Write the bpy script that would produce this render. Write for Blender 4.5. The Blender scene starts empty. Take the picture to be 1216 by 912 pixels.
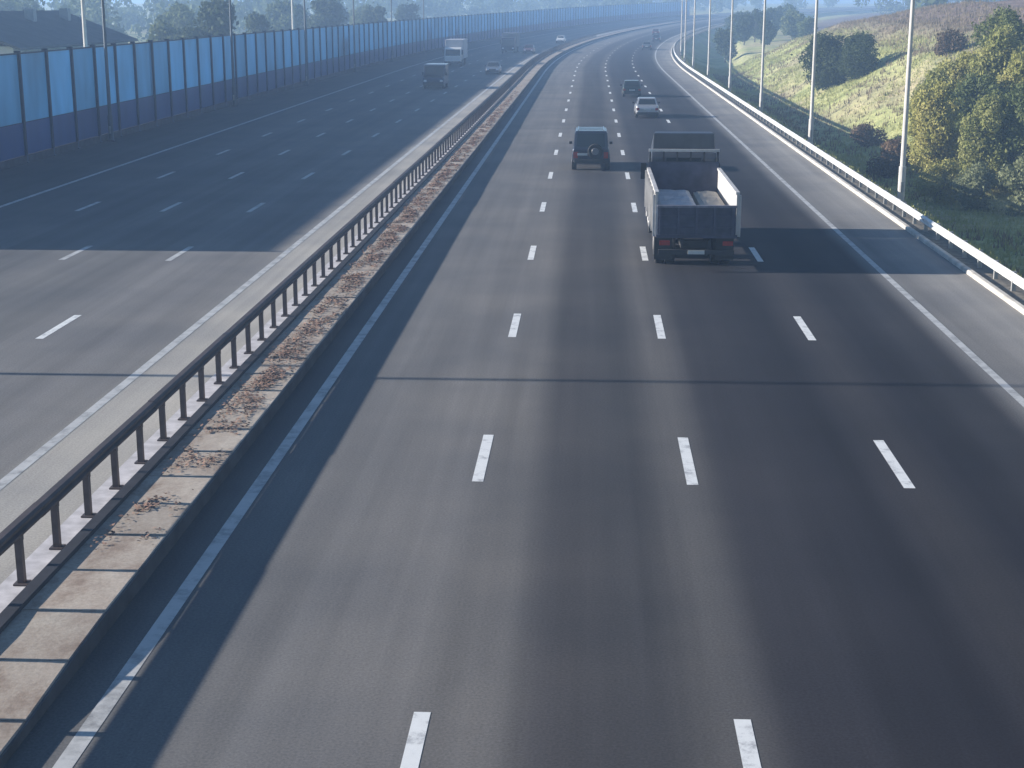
import bpy, math, random
import numpy as np
from mathutils import Vector, Matrix, noise

random.seed(7)
rng = np.random.default_rng(7)
S = bpy.context.scene
C = S.collection
R = math.radians

# ------------------------------------------------------------------ camera
FPX = 1807.0                      # focal length in pixels of the 1216 px wide photograph
cam_d = bpy.data.cameras.new('camera')
cam = bpy.data.objects.new('camera', cam_d)
C.objects.link(cam)
cam_d.sensor_width = 36.0
cam_d.lens = FPX / 1216 * 36
cam_d.clip_end = 9000
cam.location = (0, 0, 8.15)
cam.rotation_euler = (R(90 - 14.01), 0, R(2.90))
S.camera = cam

# ------------------------------------------------------------------ sky, sun, exposure
SUN_EL = R(16.6)
W = bpy.data.worlds.new('World')
S.world = W
W.use_nodes = True
wn = W.node_tree.nodes
sky = wn.new('ShaderNodeTexSky')
sky.sky_type = 'NISHITA'
sky.sun_disc = False
sky.sun_elevation = SUN_EL
sky.sun_rotation = R(270)
sky.air_density = 1.0
sky.dust_density = 0.0
sky.ozone_density = 4.0
bg = wn['Background']
bg.inputs['Strength'].default_value = 0.064
W.node_tree.links.new(sky.outputs[0], bg.inputs[0])

sun_d = bpy.data.lights.new('sun', 'SUN')
sun_d.energy = 4.9
sun_d.angle = R(0.53)
sun_d.color = (1.0, 0.93, 0.84)
sun = bpy.data.objects.new('sun', sun_d)
C.objects.link(sun)
sun.location = (-60, 30, 40)
sun.rotation_euler = Vector((math.cos(SUN_EL), 0, -math.sin(SUN_EL))).to_track_quat('-Z', 'Y').to_euler()

S.view_settings.view_transform = 'Standard'
S.view_settings.look = 'None'
S.view_settings.gamma = 1.0
S.view_settings.exposure = 1.15
S.view_settings.use_curve_mapping = False
S.render.engine = 'CYCLES'
S.cycles.use_denoising = True
S.cycles.max_bounces = 6
S.cycles.volume_bounces = 1
S.cycles.transparent_max_bounces = 8
S.cycles.caustics_reflective = False
S.cycles.caustics_refractive = False

# ------------------------------------------------------------------ road path
T0, RAD = 190.0, 1600.0
def zpath(t):
    if t < T0: return 0.0
    t = min(t, 1000.0)
    k = 2e-5
    if t < 450: return k * (t - T0) ** 2
    return k * 260 ** 2 + 2 * k * 260 * (t - 450)
def path(t, off, z=0.0):
    if t < T0: return (off, t, z)
    a = (t - T0) / RAD
    return (RAD - (RAD - off) * math.cos(a), T0 + (RAD - off) * math.sin(a), z + zpath(t))
def heading(t):
    return 0.0 if t < T0 else -(t - T0) / RAD

# ------------------------------------------------------------------ materials
MATS = {}
def new_mat(name):
    m = bpy.data.materials.new(name); m.use_nodes = True
    nt = m.node_tree
    return m, nt, nt.nodes['Principled BSDF'], nt.nodes['Material Output']
def noise_node(nt, scale, detail=4, coord='Object', rough=0.55, vec=None, map_scale=None):
    n = nt.nodes.new('ShaderNodeTexNoise')
    n.inputs['Scale'].default_value = scale
    n.inputs['Detail'].default_value = detail
    n.inputs['Roughness'].default_value = rough
    if vec is None:
        tc = nt.nodes.new('ShaderNodeTexCoord'); vec = tc.outputs[coord]
    if map_scale:
        mp = nt.nodes.new('ShaderNodeMapping'); mp.inputs['Scale'].default_value = map_scale
        nt.links.new(vec, mp.inputs[0]); vec = mp.outputs[0]
    nt.links.new(vec, n.inputs['Vector'])
    return n
def ramp(nt, fac, stops, interp='LINEAR'):
    r = nt.nodes.new('ShaderNodeValToRGB')
    r.color_ramp.interpolation = interp
    e = r.color_ramp.elements
    while len(e) < len(stops): e.new(0.5)
    for i, (p, c) in enumerate(stops):
        e[i].position = p
        e[i].color = (c[0], c[1], c[2], 1) if not isinstance(c, (int, float)) else (c, c, c, 1)
    nt.links.new(fac, r.inputs[0])
    return r
def mixc(nt, a, b, fac, mode='MIX'):
    x = nt.nodes.new('ShaderNodeMix'); x.data_type = 'RGBA'; x.blend_type = mode
    for sock, v in ((x.inputs[0], fac), (x.inputs[6], a), (x.inputs[7], b)):
        if isinstance(v, (int, float)): sock.default_value = v
        elif isinstance(v, tuple): sock.default_value = (*v[:3], 1)
        else: nt.links.new(v, sock)
    return x.outputs[2]
def simple(name, col, rough=0.6, metal=0.0, vary=0.25, scale=6.0, bump=0.0, coat=0.0, coord='Object'):
    if name in MATS: return MATS[name]
    m, nt, p, out = new_mat(name)
    n = noise_node(nt, scale, 5, coord)
    lo = tuple(c * (1 - vary) for c in col); hi = tuple(min(1, c * (1 + vary)) for c in col)
    r = ramp(nt, n.outputs[0], [(0.3, lo), (0.7, hi)])
    nt.links.new(r.outputs[0], p.inputs['Base Color'])
    p.inputs['Roughness'].default_value = rough
    p.inputs['Metallic'].default_value = metal
    if coat: p.inputs['Coat Weight'].default_value = coat
    if bump:
        b = nt.nodes.new('ShaderNodeBump'); b.inputs['Strength'].default_value = bump
        b.inputs['Distance'].default_value = 0.02
        n2 = noise_node(nt, scale * 4, 4, coord)
        nt.links.new(n2.outputs[0], b.inputs['Height']); nt.links.new(b.outputs[0], p.inputs['Normal'])
    MATS[name] = m
    return m

def asphalt(name, stops, lo, hi):
    """stops: (offset in m, albedo) across the road; wear bands follow the lanes."""
    m, nt, p, out = new_mat(name)
    uv = nt.nodes.new('ShaderNodeUVMap'); uv.uv_map = 'road'
    sep = nt.nodes.new('ShaderNodeSeparateXYZ'); nt.links.new(uv.outputs[0], sep.inputs[0])
    # sideways drift of the wheel bands
    nz = noise_node(nt, 1.0, 3, vec=uv.outputs[0], map_scale=(0.15, 0.03, 1))
    ad = nt.nodes.new('ShaderNodeMath'); ad.operation = 'MULTIPLY_ADD'
    ad.inputs[1].default_value = 0.5; nt.links.new(nz.outputs[0], ad.inputs[0]); nt.links.new(sep.outputs[0], ad.inputs[2])
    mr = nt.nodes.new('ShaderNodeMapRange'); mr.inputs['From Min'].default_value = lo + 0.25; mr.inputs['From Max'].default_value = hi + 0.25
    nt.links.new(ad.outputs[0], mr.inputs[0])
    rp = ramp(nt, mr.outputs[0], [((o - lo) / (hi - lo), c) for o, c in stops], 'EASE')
    # streaks along the road, patches, fine aggregate
    st = noise_node(nt, 1.0, 5, vec=uv.outputs[0], map_scale=(1.6, 0.035, 1))
    c1 = mixc(nt, rp.outputs[0], ramp(nt, st.outputs[0], [(0.3, 0.84), (0.7, 1.16)]).outputs[0], 1.0, 'MULTIPLY')
    pt = noise_node(nt, 0.22, 4, vec=uv.outputs[0])
    c2 = mixc(nt, c1, ramp(nt, pt.outputs[0], [(0.35, (0.86, 0.87, 0.9)), (0.65, (1.12, 1.1, 1.08))]).outputs[0], 1.0, 'MULTIPLY')
    ag = noise_node(nt, 26, 3, vec=uv.outputs[0], rough=0.7)
    c3 = mixc(nt, c2, ramp(nt, ag.outputs[0], [(0.25, 0.7), (0.75, 1.3)]).outputs[0], 1.0, 'MULTIPLY')
    # dark tar crack seams across the lanes
    nt.links.new(c3, p.inputs['Base Color'])
    p.inputs['Roughness'].default_value = 0.82
    p.inputs['Specular IOR Level'].default_value = 0.18
    b = nt.nodes.new('ShaderNodeBump'); b.inputs['Strength'].default_value = 0.25; b.inputs['Distance'].default_value = 0.006
    nt.links.new(ag.outputs[0], b.inputs['Height']); nt.links.new(b.outputs[0], p.inputs['Normal'])
    return m

def paint_mat():
    m, nt, p, out = new_mat('road_paint')
    n = noise_node(nt, 5, 6, 'Object', 0.7)
    g = nt.nodes.new('ShaderNodeNewGeometry')
    n2 = noise_node(nt, 3.0, 6, vec=g.outputs['Position'], rough=0.7)
    r = ramp(nt, n2.outputs[0], [(0.3, (0.30, 0.30, 0.31)), (0.48, (0.72, 0.72, 0.70)), (0.8, (0.8, 0.8, 0.78))])
    nt.links.new(r.outputs[0], p.inputs['Base Color']); p.inputs['Roughness'].default_value = 0.6
    return m
def edge_paint_mat():
    m, nt, p, out = new_mat('edge_line_paint')
    g = nt.nodes.new('ShaderNodeNewGeometry')
    n2 = noise_node(nt, 2.2, 6, vec=g.outputs['Position'], rough=0.7)
    r = ramp(nt, n2.outputs[0], [(0.3, (0.20, 0.20, 0.20)), (0.52, (0.46, 0.46, 0.45)), (0.8, (0.56, 0.55, 0.53))])
    nt.links.new(r.outputs[0], p.inputs['Base Color']); p.inputs['Roughness'].default_value = 0.65
    return m

def ground_mat():
    m, nt, p, out = new_mat('grassland')
    g = nt.nodes.new('ShaderNodeNewGeometry')
    pos = g.outputs['Position']
    a = noise_node(nt, 0.06, 6, vec=pos, rough=0.6)
    b = noise_node(nt, 0.5, 6, vec=pos, rough=0.7)
    f = noise_node(nt, 6, 4, vec=pos, rough=0.7)
    base = ramp(nt, a.outputs[0], [(0.30, (0.25, 0.28, 0.10)), (0.46, (0.44, 0.45, 0.21)), (0.62, (0.47, 0.41, 0.26)), (0.78, (0.26, 0.19, 0.13))])
    c = mixc(nt, base.outputs[0], ramp(nt, b.outputs[0], [(0.3, (0.6, 0.65, 0.6)), (0.7, (1.35, 1.3, 1.2))]).outputs[0], 1.0, 'MULTIPLY')
    c = mixc(nt, c, ramp(nt, f.outputs[0], [(0.25, 0.6), (0.75, 1.4)]).outputs[0], 1.0, 'MULTIPLY')
    uv = nt.nodes.new('ShaderNodeUVMap'); uv.uv_map = 'road'
    sp = nt.nodes.new('ShaderNodeSeparateXYZ'); nt.links.new(uv.outputs[0], sp.inputs[0])
    wob = nt.nodes.new('ShaderNodeMath'); wob.operation = 'MULTIPLY_ADD'; wob.inputs[1].default_value = 16
    nt.links.new(b.outputs[0], wob.inputs[0]); nt.links.new(sp.outputs[0], wob.inputs[2])
    mr = nt.nodes.new('ShaderNodeMapRange'); mr.inputs['From Min'].default_value = 40; mr.inputs['From Max'].default_value = 50
    nt.links.new(wob.outputs[0], mr.inputs[0])
    brown = ramp(nt, b.outputs[0], [(0.3, (0.14, 0.10, 0.09)), (0.7, (0.29, 0.22, 0.18))])
    c = mixc(nt, c, brown.outputs[0], mr.outputs[0])
    nt.links.new(c, p.inputs['Base Color']); p.inputs['Roughness'].default_value = 0.95
    p.inputs['Specular IOR Level'].default_value = 0.15
    bp = nt.nodes.new('ShaderNodeBump'); bp.inputs['Strength'].default_value = 0.8; bp.inputs['Distance'].default_value = 0.25
    nt.links.new(f.outputs[0], bp.inputs['Height']); nt.links.new(bp.outputs[0], p.inputs['Normal'])
    return m

def leaf_mat(name, c_lo, c_hi, trans=0.35):
    m, nt, p, out = new_mat(name)
    n = noise_node(nt, 0.9, 4, 'Object')
    oi = nt.nodes.new('ShaderNodeObjectInfo')
    r = ramp(nt, n.outputs[0], [(0.3, c_lo), (0.7, c_hi)])
    rr = ramp(nt, oi.outputs['Random'], [(0, (0.8, 0.85, 0.85)), (1, (1.2, 1.12, 1.0))])
    c = mixc(nt, r.outputs[0], rr.outputs[0], 1.0, 'MULTIPLY')
    nt.links.new(c, p.inputs['Base Color']); p.inputs['Roughness'].default_value = 0.7
    p.inputs['Specular IOR Level'].default_value = 0.2
    t = nt.nodes.new('ShaderNodeBsdfTranslucent'); nt.links.new(c, t.inputs[0])
    mx = nt.nodes.new('ShaderNodeMixShader'); mx.inputs[0].default_value = trans
    nt.links.new(p.outputs[0], mx.inputs[1]); nt.links.new(t.outputs[0], mx.inputs[2])
    nt.links.new(mx.outputs[0], out.inputs[0])
    return m

def barrier_panel_mat(name, col, trans, clear):
    """tinted plastic sheet: part of the low sun comes through it, softened and blue"""
    m, nt, p, out = new_mat(name)
    g = nt.nodes.new('ShaderNodeNewGeometry')
    n = noise_node(nt, 0.7, 5, vec=g.outputs['Position'], map_scale=(1, 1, 0.35))
    oi = nt.nodes.new('ShaderNodeObjectInfo')
    c = ramp(nt, n.outputs[0], [(0.3, tuple(x * 0.85 for x in col)), (0.7, tuple(min(1, x * 1.12) for x in col))]).outputs[0]
    c = mixc(nt, c, ramp(nt, oi.outputs['Random'], [(0, 0.86), (1, 1.08)]).outputs[0], 1.0, 'MULTIPLY')
    nt.links.new(c, p.inputs['Base Color']); p.inputs['Roughness'].default_value = 0.35
    t = nt.nodes.new('ShaderNodeBsdfTranslucent'); nt.links.new(c, t.inputs[0])
    mx = nt.nodes.new('ShaderNodeMixShader'); mx.inputs[0].default_value = trans
    nt.links.new(p.outputs[0], mx.inputs[1]); nt.links.new(t.outputs[0], mx.inputs[2])
    tr = nt.nodes.new('ShaderNodeBsdfTransparent'); nt.links.new(c, tr.inputs[0])
    m2 = nt.nodes.new('ShaderNodeMixShader'); m2.inputs[0].default_value = clear
    nt.links.new(mx.outputs[0], m2.inputs[1]); nt.links.new(tr.outputs[0], m2.inputs[2])
    nt.links.new(m2.outputs[0], out.inputs[0])
    return m

def slab_mat():
    m, nt, p, out = new_mat('concrete_slab')
    g = nt.nodes.new('ShaderNodeNewGeometry'); pos = g.outputs['Position']
    a = noise_node(nt, 1.3, 6, vec=pos, rough=0.7, map_scale=(1, 0.6, 1))
    f = noise_node(nt, 18, 4, vec=pos, rough=0.7)
    oi = nt.nodes.new('ShaderNodeObjectInfo')
    c = ramp(nt, a.outputs[0], [(0.3, (0.20, 0.14, 0.105)), (0.48, (0.36, 0.30, 0.245)), (0.7, (0.45, 0.395, 0.33))]).outputs[0]
    c = mixc(nt, c, ramp(nt, f.outputs[0], [(0.3, 0.8), (0.7, 1.15)]).outputs[0], 1.0, 'MULTIPLY')
    c = mixc(nt, c, ramp(nt, oi.outputs['Random'], [(0, 0.88), (1, 1.1)]).outputs[0], 1.0, 'MULTIPLY')
    nt.links.new(c, p.inputs['Base Color']); p.inputs['Roughness'].default_value = 0.9
    b = nt.nodes.new('ShaderNodeBump'); b.inputs['Strength'].default_value = 0.4; b.inputs['Distance'].default_value = 0.01
    nt.links.new(f.outputs[0], b.inputs['Height']); nt.links.new(b.outputs[0], p.inputs['Normal'])
    return m

# ------------------------------------------------------------------ mesh helpers
class MB:
    def __init__(s): s.v = []; s.f = []
    def add(s, vs, fs):
        o = len(s.v); s.v += [tuple(v) for v in vs]; s.f += [tuple(i + o for i in f) for f in fs]
        return s
    def box(s, x0, x1, y0, y1, z0, z1, taper=1.0):
        cx, cy = (x0 + x1) / 2, (y0 + y1) / 2
        tx = lambda x: cx + (x - cx) * taper
        ty = lambda y: cy + (y - cy) * taper
        return s.add([(x0, y0, z0), (x1, y0, z0), (x1, y1, z0), (x0, y1, z0), (tx(x0), ty(y0), z1), (tx(x1), ty(y0), z1), (tx(x1), ty(y1), z1), (tx(x0), ty(y1), z1)],
                     [(0, 3, 2, 1), (4, 5, 6, 7), (0, 1, 5, 4), (1, 2, 6, 5), (2, 3, 7, 6), (3, 0, 4, 7)])
    def prism(s, prof, x0, x1):
        """prof: (y, z) polygon, pushed along x"""
        n = len(prof)
        return s.add([(x0, y, z) for y, z in prof] + [(x1, y, z) for y, z in prof],
                     [tuple(range(n))] + [tuple(range(2 * n - 1, n - 1, -1))] + [(i, i + n, (i + 1) % n + n, (i + 1) % n) for i in range(n)])
    def tube(s, p0, p1, r0, r1=None, n=8):
        r1 = r0 if r1 is None else r1
        p0, p1 = Vector(p0), Vector(p1); d = (p1 - p0).normalized()
        u = d.orthogonal().normalized(); w = d.cross(u)
        vs = []
        for p, r in ((p0, r0), (p1, r1)):
            for i in range(n):
                a = 2 * math.pi * i / n
                vs.append(p + (u * math.cos(a) + w * math.sin(a)) * r)
        return s.add(vs, [tuple(range(n - 1, -1, -1)), tuple(range(n, 2 * n))] + [(i, (i + 1) % n, (i + 1) % n + n, i + n) for i in range(n)])
    def loft(s, rings):
        n = len(rings[0]); o = []
        for r in rings: o += list(r)
        fs = [tuple(range(n))[::-1], tuple(range((len(rings) - 1) * n, len(rings) * n))]
        for k in range(len(rings) - 1):
            for i in range(n):
                fs.append((k * n + i, k * n + (i + 1) % n, (k + 1) * n + (i + 1) % n, (k + 1) * n + i))
        return s.add(o, fs)
    def slab(s, q, d):
        """a quad given thickness d along its normal"""
        q = [Vector(p) for p in q]
        nrm = (q[1] - q[0]).cross(q[3] - q[0]).normalized() * d
        return s.add(q + [p + nrm for p in q], [(3, 2, 1, 0), (4, 5, 6, 7), (0, 1, 5, 4), (1, 2, 6, 5), (2, 3, 7, 6), (3, 0, 4, 7)])
    def mesh(s, name, mat, smooth=False):
        m = bpy.data.meshes.new(name); m.from_pydata(s.v, [], s.f); m.update()
        if mat: m.materials.append(mat)
        if smooth: m.polygons.foreach_set('use_smooth', [True] * len(m.polygons))
        return m
    def build(s, name, mat, parent=None, smooth=False, bevel=0):
        return obj(name, s.mesh(name, mat, smooth), parent, bevel)
def obj(name, mesh, parent=None, bevel=0):
    o = bpy.data.objects.new(name, mesh); C.objects.link(o)
    if parent: o.parent = parent
    if bevel:
        b = o.modifiers.new('bevel', 'BEVEL'); b.width = bevel; b.segments = 2; b.limit_method = 'ANGLE'
    return o
def empty(name, loc=(0, 0, 0), rz=0.0):
    o = bpy.data.objects.new(name, None); C.objects.link(o)
    o.location = loc; o.rotation_euler = (0, 0, rz); o.empty_display_size = 0.3
    return o
def tag(o, label, cat, group=None):
    o['label'] = label; o['category'] = cat
    if group: o['group'] = group
    return o
def struct(o): o['kind'] = 'structure'; return o
def stuff(o): o['kind'] = 'stuff'; return o
def dup(o, parent=None):
    c = o.copy(); C.objects.link(c); c.parent = parent
    for ch in o.children: dup(ch, c)
    return c
def place(o, t, off, z=0.0, rev=False):
    o.location = path(t, off, z); o.rotation_euler = (0, 0, heading(t) + (math.pi if rev else 0))
    return o

def strip(name, mat, offs, ts, zf, parent=None):
    """a sheet following the road: offs across, ts along"""
    vs, fs, uv = [], [], []
    n = len(offs)
    for t in ts:
        for o in offs:
            vs.append(path(t, o, zf(t, o))); uv.append((o, t))
    for j in range(len(ts) - 1):
        for i in range(n - 1):
            a = j * n + i
            fs.append((a, a + 1, a + n + 1, a + n))
    m = bpy.data.meshes.new(name); m.from_pydata(vs, [], fs); m.materials.append(mat)
    l = m.uv_layers.new(name='road')
    idx = np.empty(len(m.loops), dtype=np.int32); m.loops.foreach_get('vertex_index', idx)
    l.data.foreach_set('uv', np.array(uv, dtype=np.float32)[idx].ravel())
    return obj(name, m, parent)
def frange(a, b, st):
    return [a + i * st for i in range(int(round((b - a) / st)) + 1)]
TS_ROAD = frange(-40, 190, 10) + frange(200, 1200, 10)

# ------------------------------------------------------------------ terrain
KN = [(13.0, -0.10), (17.4, -2.5), (20.0, -3.0), (22.5, -2.6), (27, -0.2), (33, 3.0), (40, 5.6), (52, 8.0), (80, 10.5), (150, 13), (300, 15), (2000, 16)]
def interp(k, x):
    if x <= k[0][0]: return k[0][1]
    for (a, b), (c, d) in zip(k, k[1:]):
        if x <= c:
            u = (x - a) / (c - a); u = u * u * (3 - 2 * u) * 0.5 + u * 0.5
            return b + (d - b) * u
    return k[-1][1]
def sst(a, b, x):
    u = max(0, min(1, (x - a) / (b - a))); return u * u * (3 - 2 * u)
def terrain(t, off):
    if off > 13:
        wide = 5.0 * (1 - sst(95, 150, t))
        x = off if off < 20 else (20 if off < 20 + wide else off - wide)
        z = interp(KN, x) - 0.14 * wide * sst(15, 19, off) * (1 - sst(26, 34, off))
        k = 1 - 0.85 * sst(235, 330, t)
        if z > -1.0: z = -1.0 + (z + 1.0) * k
        amp = sst(15, 30, off)
        z += amp * 0.9 * noise.noise(Vector((off * 0.05, t * 0.04, 3.1))) + amp * 0.3 * noise.noise(Vector((off * 0.23, t * 0.2, 9.0)))
        return z
    if off < -30.8:
        d = -30.8 - off
        return -0.15 - 0.5 * sst(0, 8, d) + 2.5 * sst(60, 400, d) + 0.4 * sst(2, 20, d) * noise.noise(Vector((off * 0.05, t * 0.05, 1.0)))
    return -0.15
offs = [-2400, -1600, -1000, -600, -400, -280, -200, -150] + frange(-120, -32, 8) + [-31, -30.8, -24, -16, -8, 0, 8, 12.9] + frange(13, 60, 0.8) + frange(64, 120, 7) + [140, 170, 220, 300, 420, 600, 850, 1150]
ts = frange(-120, 30, 15) + frange(33, 330, 3) + frange(340, 600, 10) + frange(640, 1200, 40) + frange(1300, 2500, 200)
ground = struct(strip('ground', ground_mat(), offs, ts, terrain))
for p_ in ground.data.polygons: p_.use_smooth = True

# ------------------------------------------------------------------ carriageways
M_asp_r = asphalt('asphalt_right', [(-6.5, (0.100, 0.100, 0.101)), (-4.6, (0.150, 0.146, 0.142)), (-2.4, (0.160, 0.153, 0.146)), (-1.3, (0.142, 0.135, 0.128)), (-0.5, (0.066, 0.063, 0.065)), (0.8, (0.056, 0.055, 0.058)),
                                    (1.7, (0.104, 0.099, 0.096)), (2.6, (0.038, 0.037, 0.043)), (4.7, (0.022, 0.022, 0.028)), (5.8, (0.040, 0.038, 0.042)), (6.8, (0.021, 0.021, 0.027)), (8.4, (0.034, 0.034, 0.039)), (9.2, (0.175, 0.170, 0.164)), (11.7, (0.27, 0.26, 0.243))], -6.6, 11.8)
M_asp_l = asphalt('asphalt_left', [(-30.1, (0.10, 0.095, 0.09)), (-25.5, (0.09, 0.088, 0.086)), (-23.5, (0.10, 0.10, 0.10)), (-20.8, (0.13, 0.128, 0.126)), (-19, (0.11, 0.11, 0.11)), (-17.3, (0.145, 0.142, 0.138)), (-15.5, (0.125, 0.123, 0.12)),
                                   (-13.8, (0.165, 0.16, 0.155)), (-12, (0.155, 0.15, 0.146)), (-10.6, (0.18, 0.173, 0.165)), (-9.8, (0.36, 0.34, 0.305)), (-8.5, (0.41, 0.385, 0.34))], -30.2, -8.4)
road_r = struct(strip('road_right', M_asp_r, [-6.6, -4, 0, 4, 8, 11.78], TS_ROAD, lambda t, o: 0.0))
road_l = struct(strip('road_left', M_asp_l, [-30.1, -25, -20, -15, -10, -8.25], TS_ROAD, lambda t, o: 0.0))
M_verge = simple('verge_gravel', (0.17, 0.15, 0.12), 0.95, vary=0.4, scale=4, bump=0.5)
struct(strip('verge', M_verge, [11.9, 12.5, 13.3], TS_ROAD, lambda t, o: 0.02 if o < 13 else -0.06))

M_paint, M_edge = paint_mat(), edge_paint_mat()
dash_m = MB().add([(-0.1, 0, 0), (0.1, 0, 0), (0.1, 3, 0), (-0.1, 3, 0)], [(0, 1, 2, 3)]).mesh('lane_dash', M_paint)
dash_shade = MB().add([(-0.1, 0, 0), (0.1, 0, 0), (0.1, 3, 0), (-0.1, 3, 0)], [(0, 1, 2, 3)]).mesh('lane_dash', M_edge)  # dimmer paint: the barrier's shade is put into these dashes' colour
for X in (-1.9, 1.87, 5.62):
    for k in range(-1, 38):
        place(obj('lane_dash', dash_m, road_r), 25.5 + 12 * k, X, 0.004)
for X in (-13.75, -17.3, -20.8):
    for k in range(-1, 36):
        place(obj('lane_dash', dash_m if k < 1 else dash_shade, road_l), 36.7 + 12 * k, X, 0.004)
def line(name, x0, x1, parent, mat=None):
    strip(name, mat or M_edge, [x0, x1], TS_ROAD, lambda t, o: 0.004, parent)
line('edge_line', -5.82, -5.60, road_r); line('edge_line', 9.10, 9.30, road_r)
line('edge_line', -10.32, -10.10, road_l); line('edge_line', -24.5, -24.28, road_l)

# kerb on the right, a real step
M_kerb = simple('kerb_concrete', (0.50, 0.47, 0.42), 0.9, vary=0.25, scale=2.0, bump=0.3)
def kerb(name, prof, mat, t0, t1, step):
    """prof: closed (off, z) polygon swept along the road"""
    rings = []
    t = t0
    while t <= t1 + 1e-6:
        rings.append([path(t, o, z) for o, z in prof]); t += step
    return MB().loft(rings)
struct(kerb('kerb', [(11.78, -0.1), (11.95, -0.1), (11.95, 0.13), (11.82, 0.13), (11.78, 0.10)], M_kerb, -20, 900, 10).build('kerb', M_kerb))

# ------------------------------------------------------------------ median of concrete slabs
M_slab = slab_mat()
def zmed(t): return 0.14 + 0.122 * sst(15.2, 18.6, t)
med = struct(kerb('median', [(-7.60, -0.1), (-6.47, -0.1), (-6.47, 0.10), (-7.60, 0.10)], M_slab, -20, 900, 10).build('median', M_slab))
SL = 1.5
k = 0
t = 8.25
def slab_piece(t0, t1, x0, x1):
    vs = []
    jit = random.uniform(-0.006, 0.006)
    for tt in (t0, t1):
        for o, dz in ((x0, -1), (x1, -1), (x1, -0.02), (x1 - 0.02, 0), (x0, 0)):
            z = 0.05 if dz == -1 else zmed(tt) + dz + jit
            vs.append(path(tt, o, z))
    n = 5
    return MB().add(vs, [(4, 3, 2, 1, 0), (5, 6, 7, 8, 9)] + [(i, (i + 1) % n, (i + 1) % n + n, i + n) for i in range(n)])
while t < 240:
    slab_piece(t + 0.01, t + SL - 0.01, -7.66, -6.40).build('paving_slab', M_slab, med)
    t += SL
tail = kerb('x', [(-7.66, 0.05), (-6.40, 0.05), (-6.40, 0.242), (-6.42, 0.262), (-7.66, 0.262)], M_slab, 240, 900, 10)
tail.build('slab_course', M_slab, med)

# dry leaves and dirt blown onto the slabs
M_litter = simple('dry_leaves', (0.25, 0.155, 0.115), 0.9, vary=0.5, scale=3)
lb_v, lb_f = [], []
cnt = 0
while cnt < 13000:
    t = 20.5 + 150 * random.random() ** 1.5
    if random.random() < sst(45, 160, t): continue
    o = random.gauss(-6.92, 0.21)
    if not (-7.45 < o < -6.45): continue
    dens = 0.9 * noise.noise(Vector((o * 2.4, t * 0.8, 5.0))) + 0.42 - 0.5 * (1 - sst(20, 34, t))
    if random.random() > dens: continue
    c = Vector(path(t, o, zmed(t) + 0.012 + 0.03 * random.random()))
    a = random.random() * 6.28; s_ = random.uniform(0.012, 0.04) * (1 + t / 90)
    u = Vector((math.cos(a), math.sin(a), random.uniform(-0.4, 0.4))) * s_
    w = Vector((-math.sin(a), math.cos(a), random.uniform(-0.4, 0.4))) * s_ * 0.6
    b0 = len(lb_v); lb_v += [c - u, c + w, c + u, c - w]; lb_f.append((b0, b0 + 1, b0 + 2, b0 + 3)); cnt += 1
lm = bpy.data.meshes.new('leaf_litter'); lm.from_pydata(lb_v, [], lb_f); lm.materials.append(M_litter)
lo = stuff(obj('leaf_litter', lm)); lo['label'] = 'brown dry leaves and dirt lying along the concrete median slabs'; lo['category'] = 'leaf litter'

# ------------------------------------------------------------------ median crash barrier
M_rail = simple('dark_painted_rail', (0.055, 0.038, 0.036), 0.6, 0.0, 0.35, 2.5)
M_post = simple('dark_post', (0.06, 0.045, 0.045), 0.65, 0.0, 0.35, 4)
M_plinth = simple('plinth_concrete', (0.50, 0.48, 0.49), 0.9, vary=0.25, scale=3)
bar = tag(empty('crash_barrier', (-8.1, 12, 0.2)), 'long dark brown crash barrier on closely spaced posts along the central median', 'crash barrier')
def local(parent, o):
    o.parent = parent; o.matrix_parent_inverse = Matrix.Translation(-Vector(parent.location)); return o
XR = -8.09
prof = [(XR + a, z + 0.035) for a, z in ((-0.06, 0.74), (0.05, 0.74), (0.09, 0.77), (0.09, 0.81), (0.04, 0.845), (0.09, 0.88), (0.09, 0.92), (0.05, 0.955), (-0.06, 0.955))]
t = 9.0
while t < 620:
    stp = 6.0
    sag = random.uniform(-0.006, 0.006)
    seg = [path(tt, o, z + sag) for tt in (t, t + stp + 0.05) for o, z in prof]
    n = len(prof)
    mb = MB().add(seg, [tuple(range(n))[::-1], tuple(range(n, 2 * n))] + [(i, (i + 1) % n, (i + 1) % n + n, i + n) for i in range(n)])
    local(bar, mb.build('rail', M_rail)); t += stp
post_m = MB().box(-0.05, 0.05, -0.05, 0.05, 0.0, 0.84).box(-0.10, 0.10, -0.10, 0.10, 0.0, 0.025).box(-0.055, 0.055, -0.06, 0.06, 0.66, 0.75).mesh('post', M_post)
for k in range(236):
    t = 9.75 + SL * k
    p_ = obj('post', post_m); place(p_, t, XR - 0.02, 0.028)
    p_.rotation_euler.x = random.uniform(-0.02, 0.02)
    local(bar, p_)
rings = []
for t in frange(8, 20, 1) + frange(25, 700, 5):
    z = zmed(t); rings.append([path(t, -7.665 + a, z + b) for a, b in ((-0.07, 0.001), (0.13, 0.001), (0.12, 0.065), (-0.06, 0.065))])
local(bar, MB().loft(rings).build('lower_rail', simple('lower_rail_dark', (0.022, 0.022, 0.03), 0.7, 0, 0.3, 3)))
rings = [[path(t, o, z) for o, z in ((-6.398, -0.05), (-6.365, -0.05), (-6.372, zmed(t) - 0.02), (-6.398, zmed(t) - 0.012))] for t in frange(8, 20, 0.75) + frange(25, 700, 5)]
MB().loft(rings).build('kerb_shade_plate', simple('kerb_side_shade', (0.075, 0.072, 0.075), 0.9, 0, 0.3, 2.0, bump=0.3), med)  # added plate, its dark colour stands in for shade on the slab side
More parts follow.
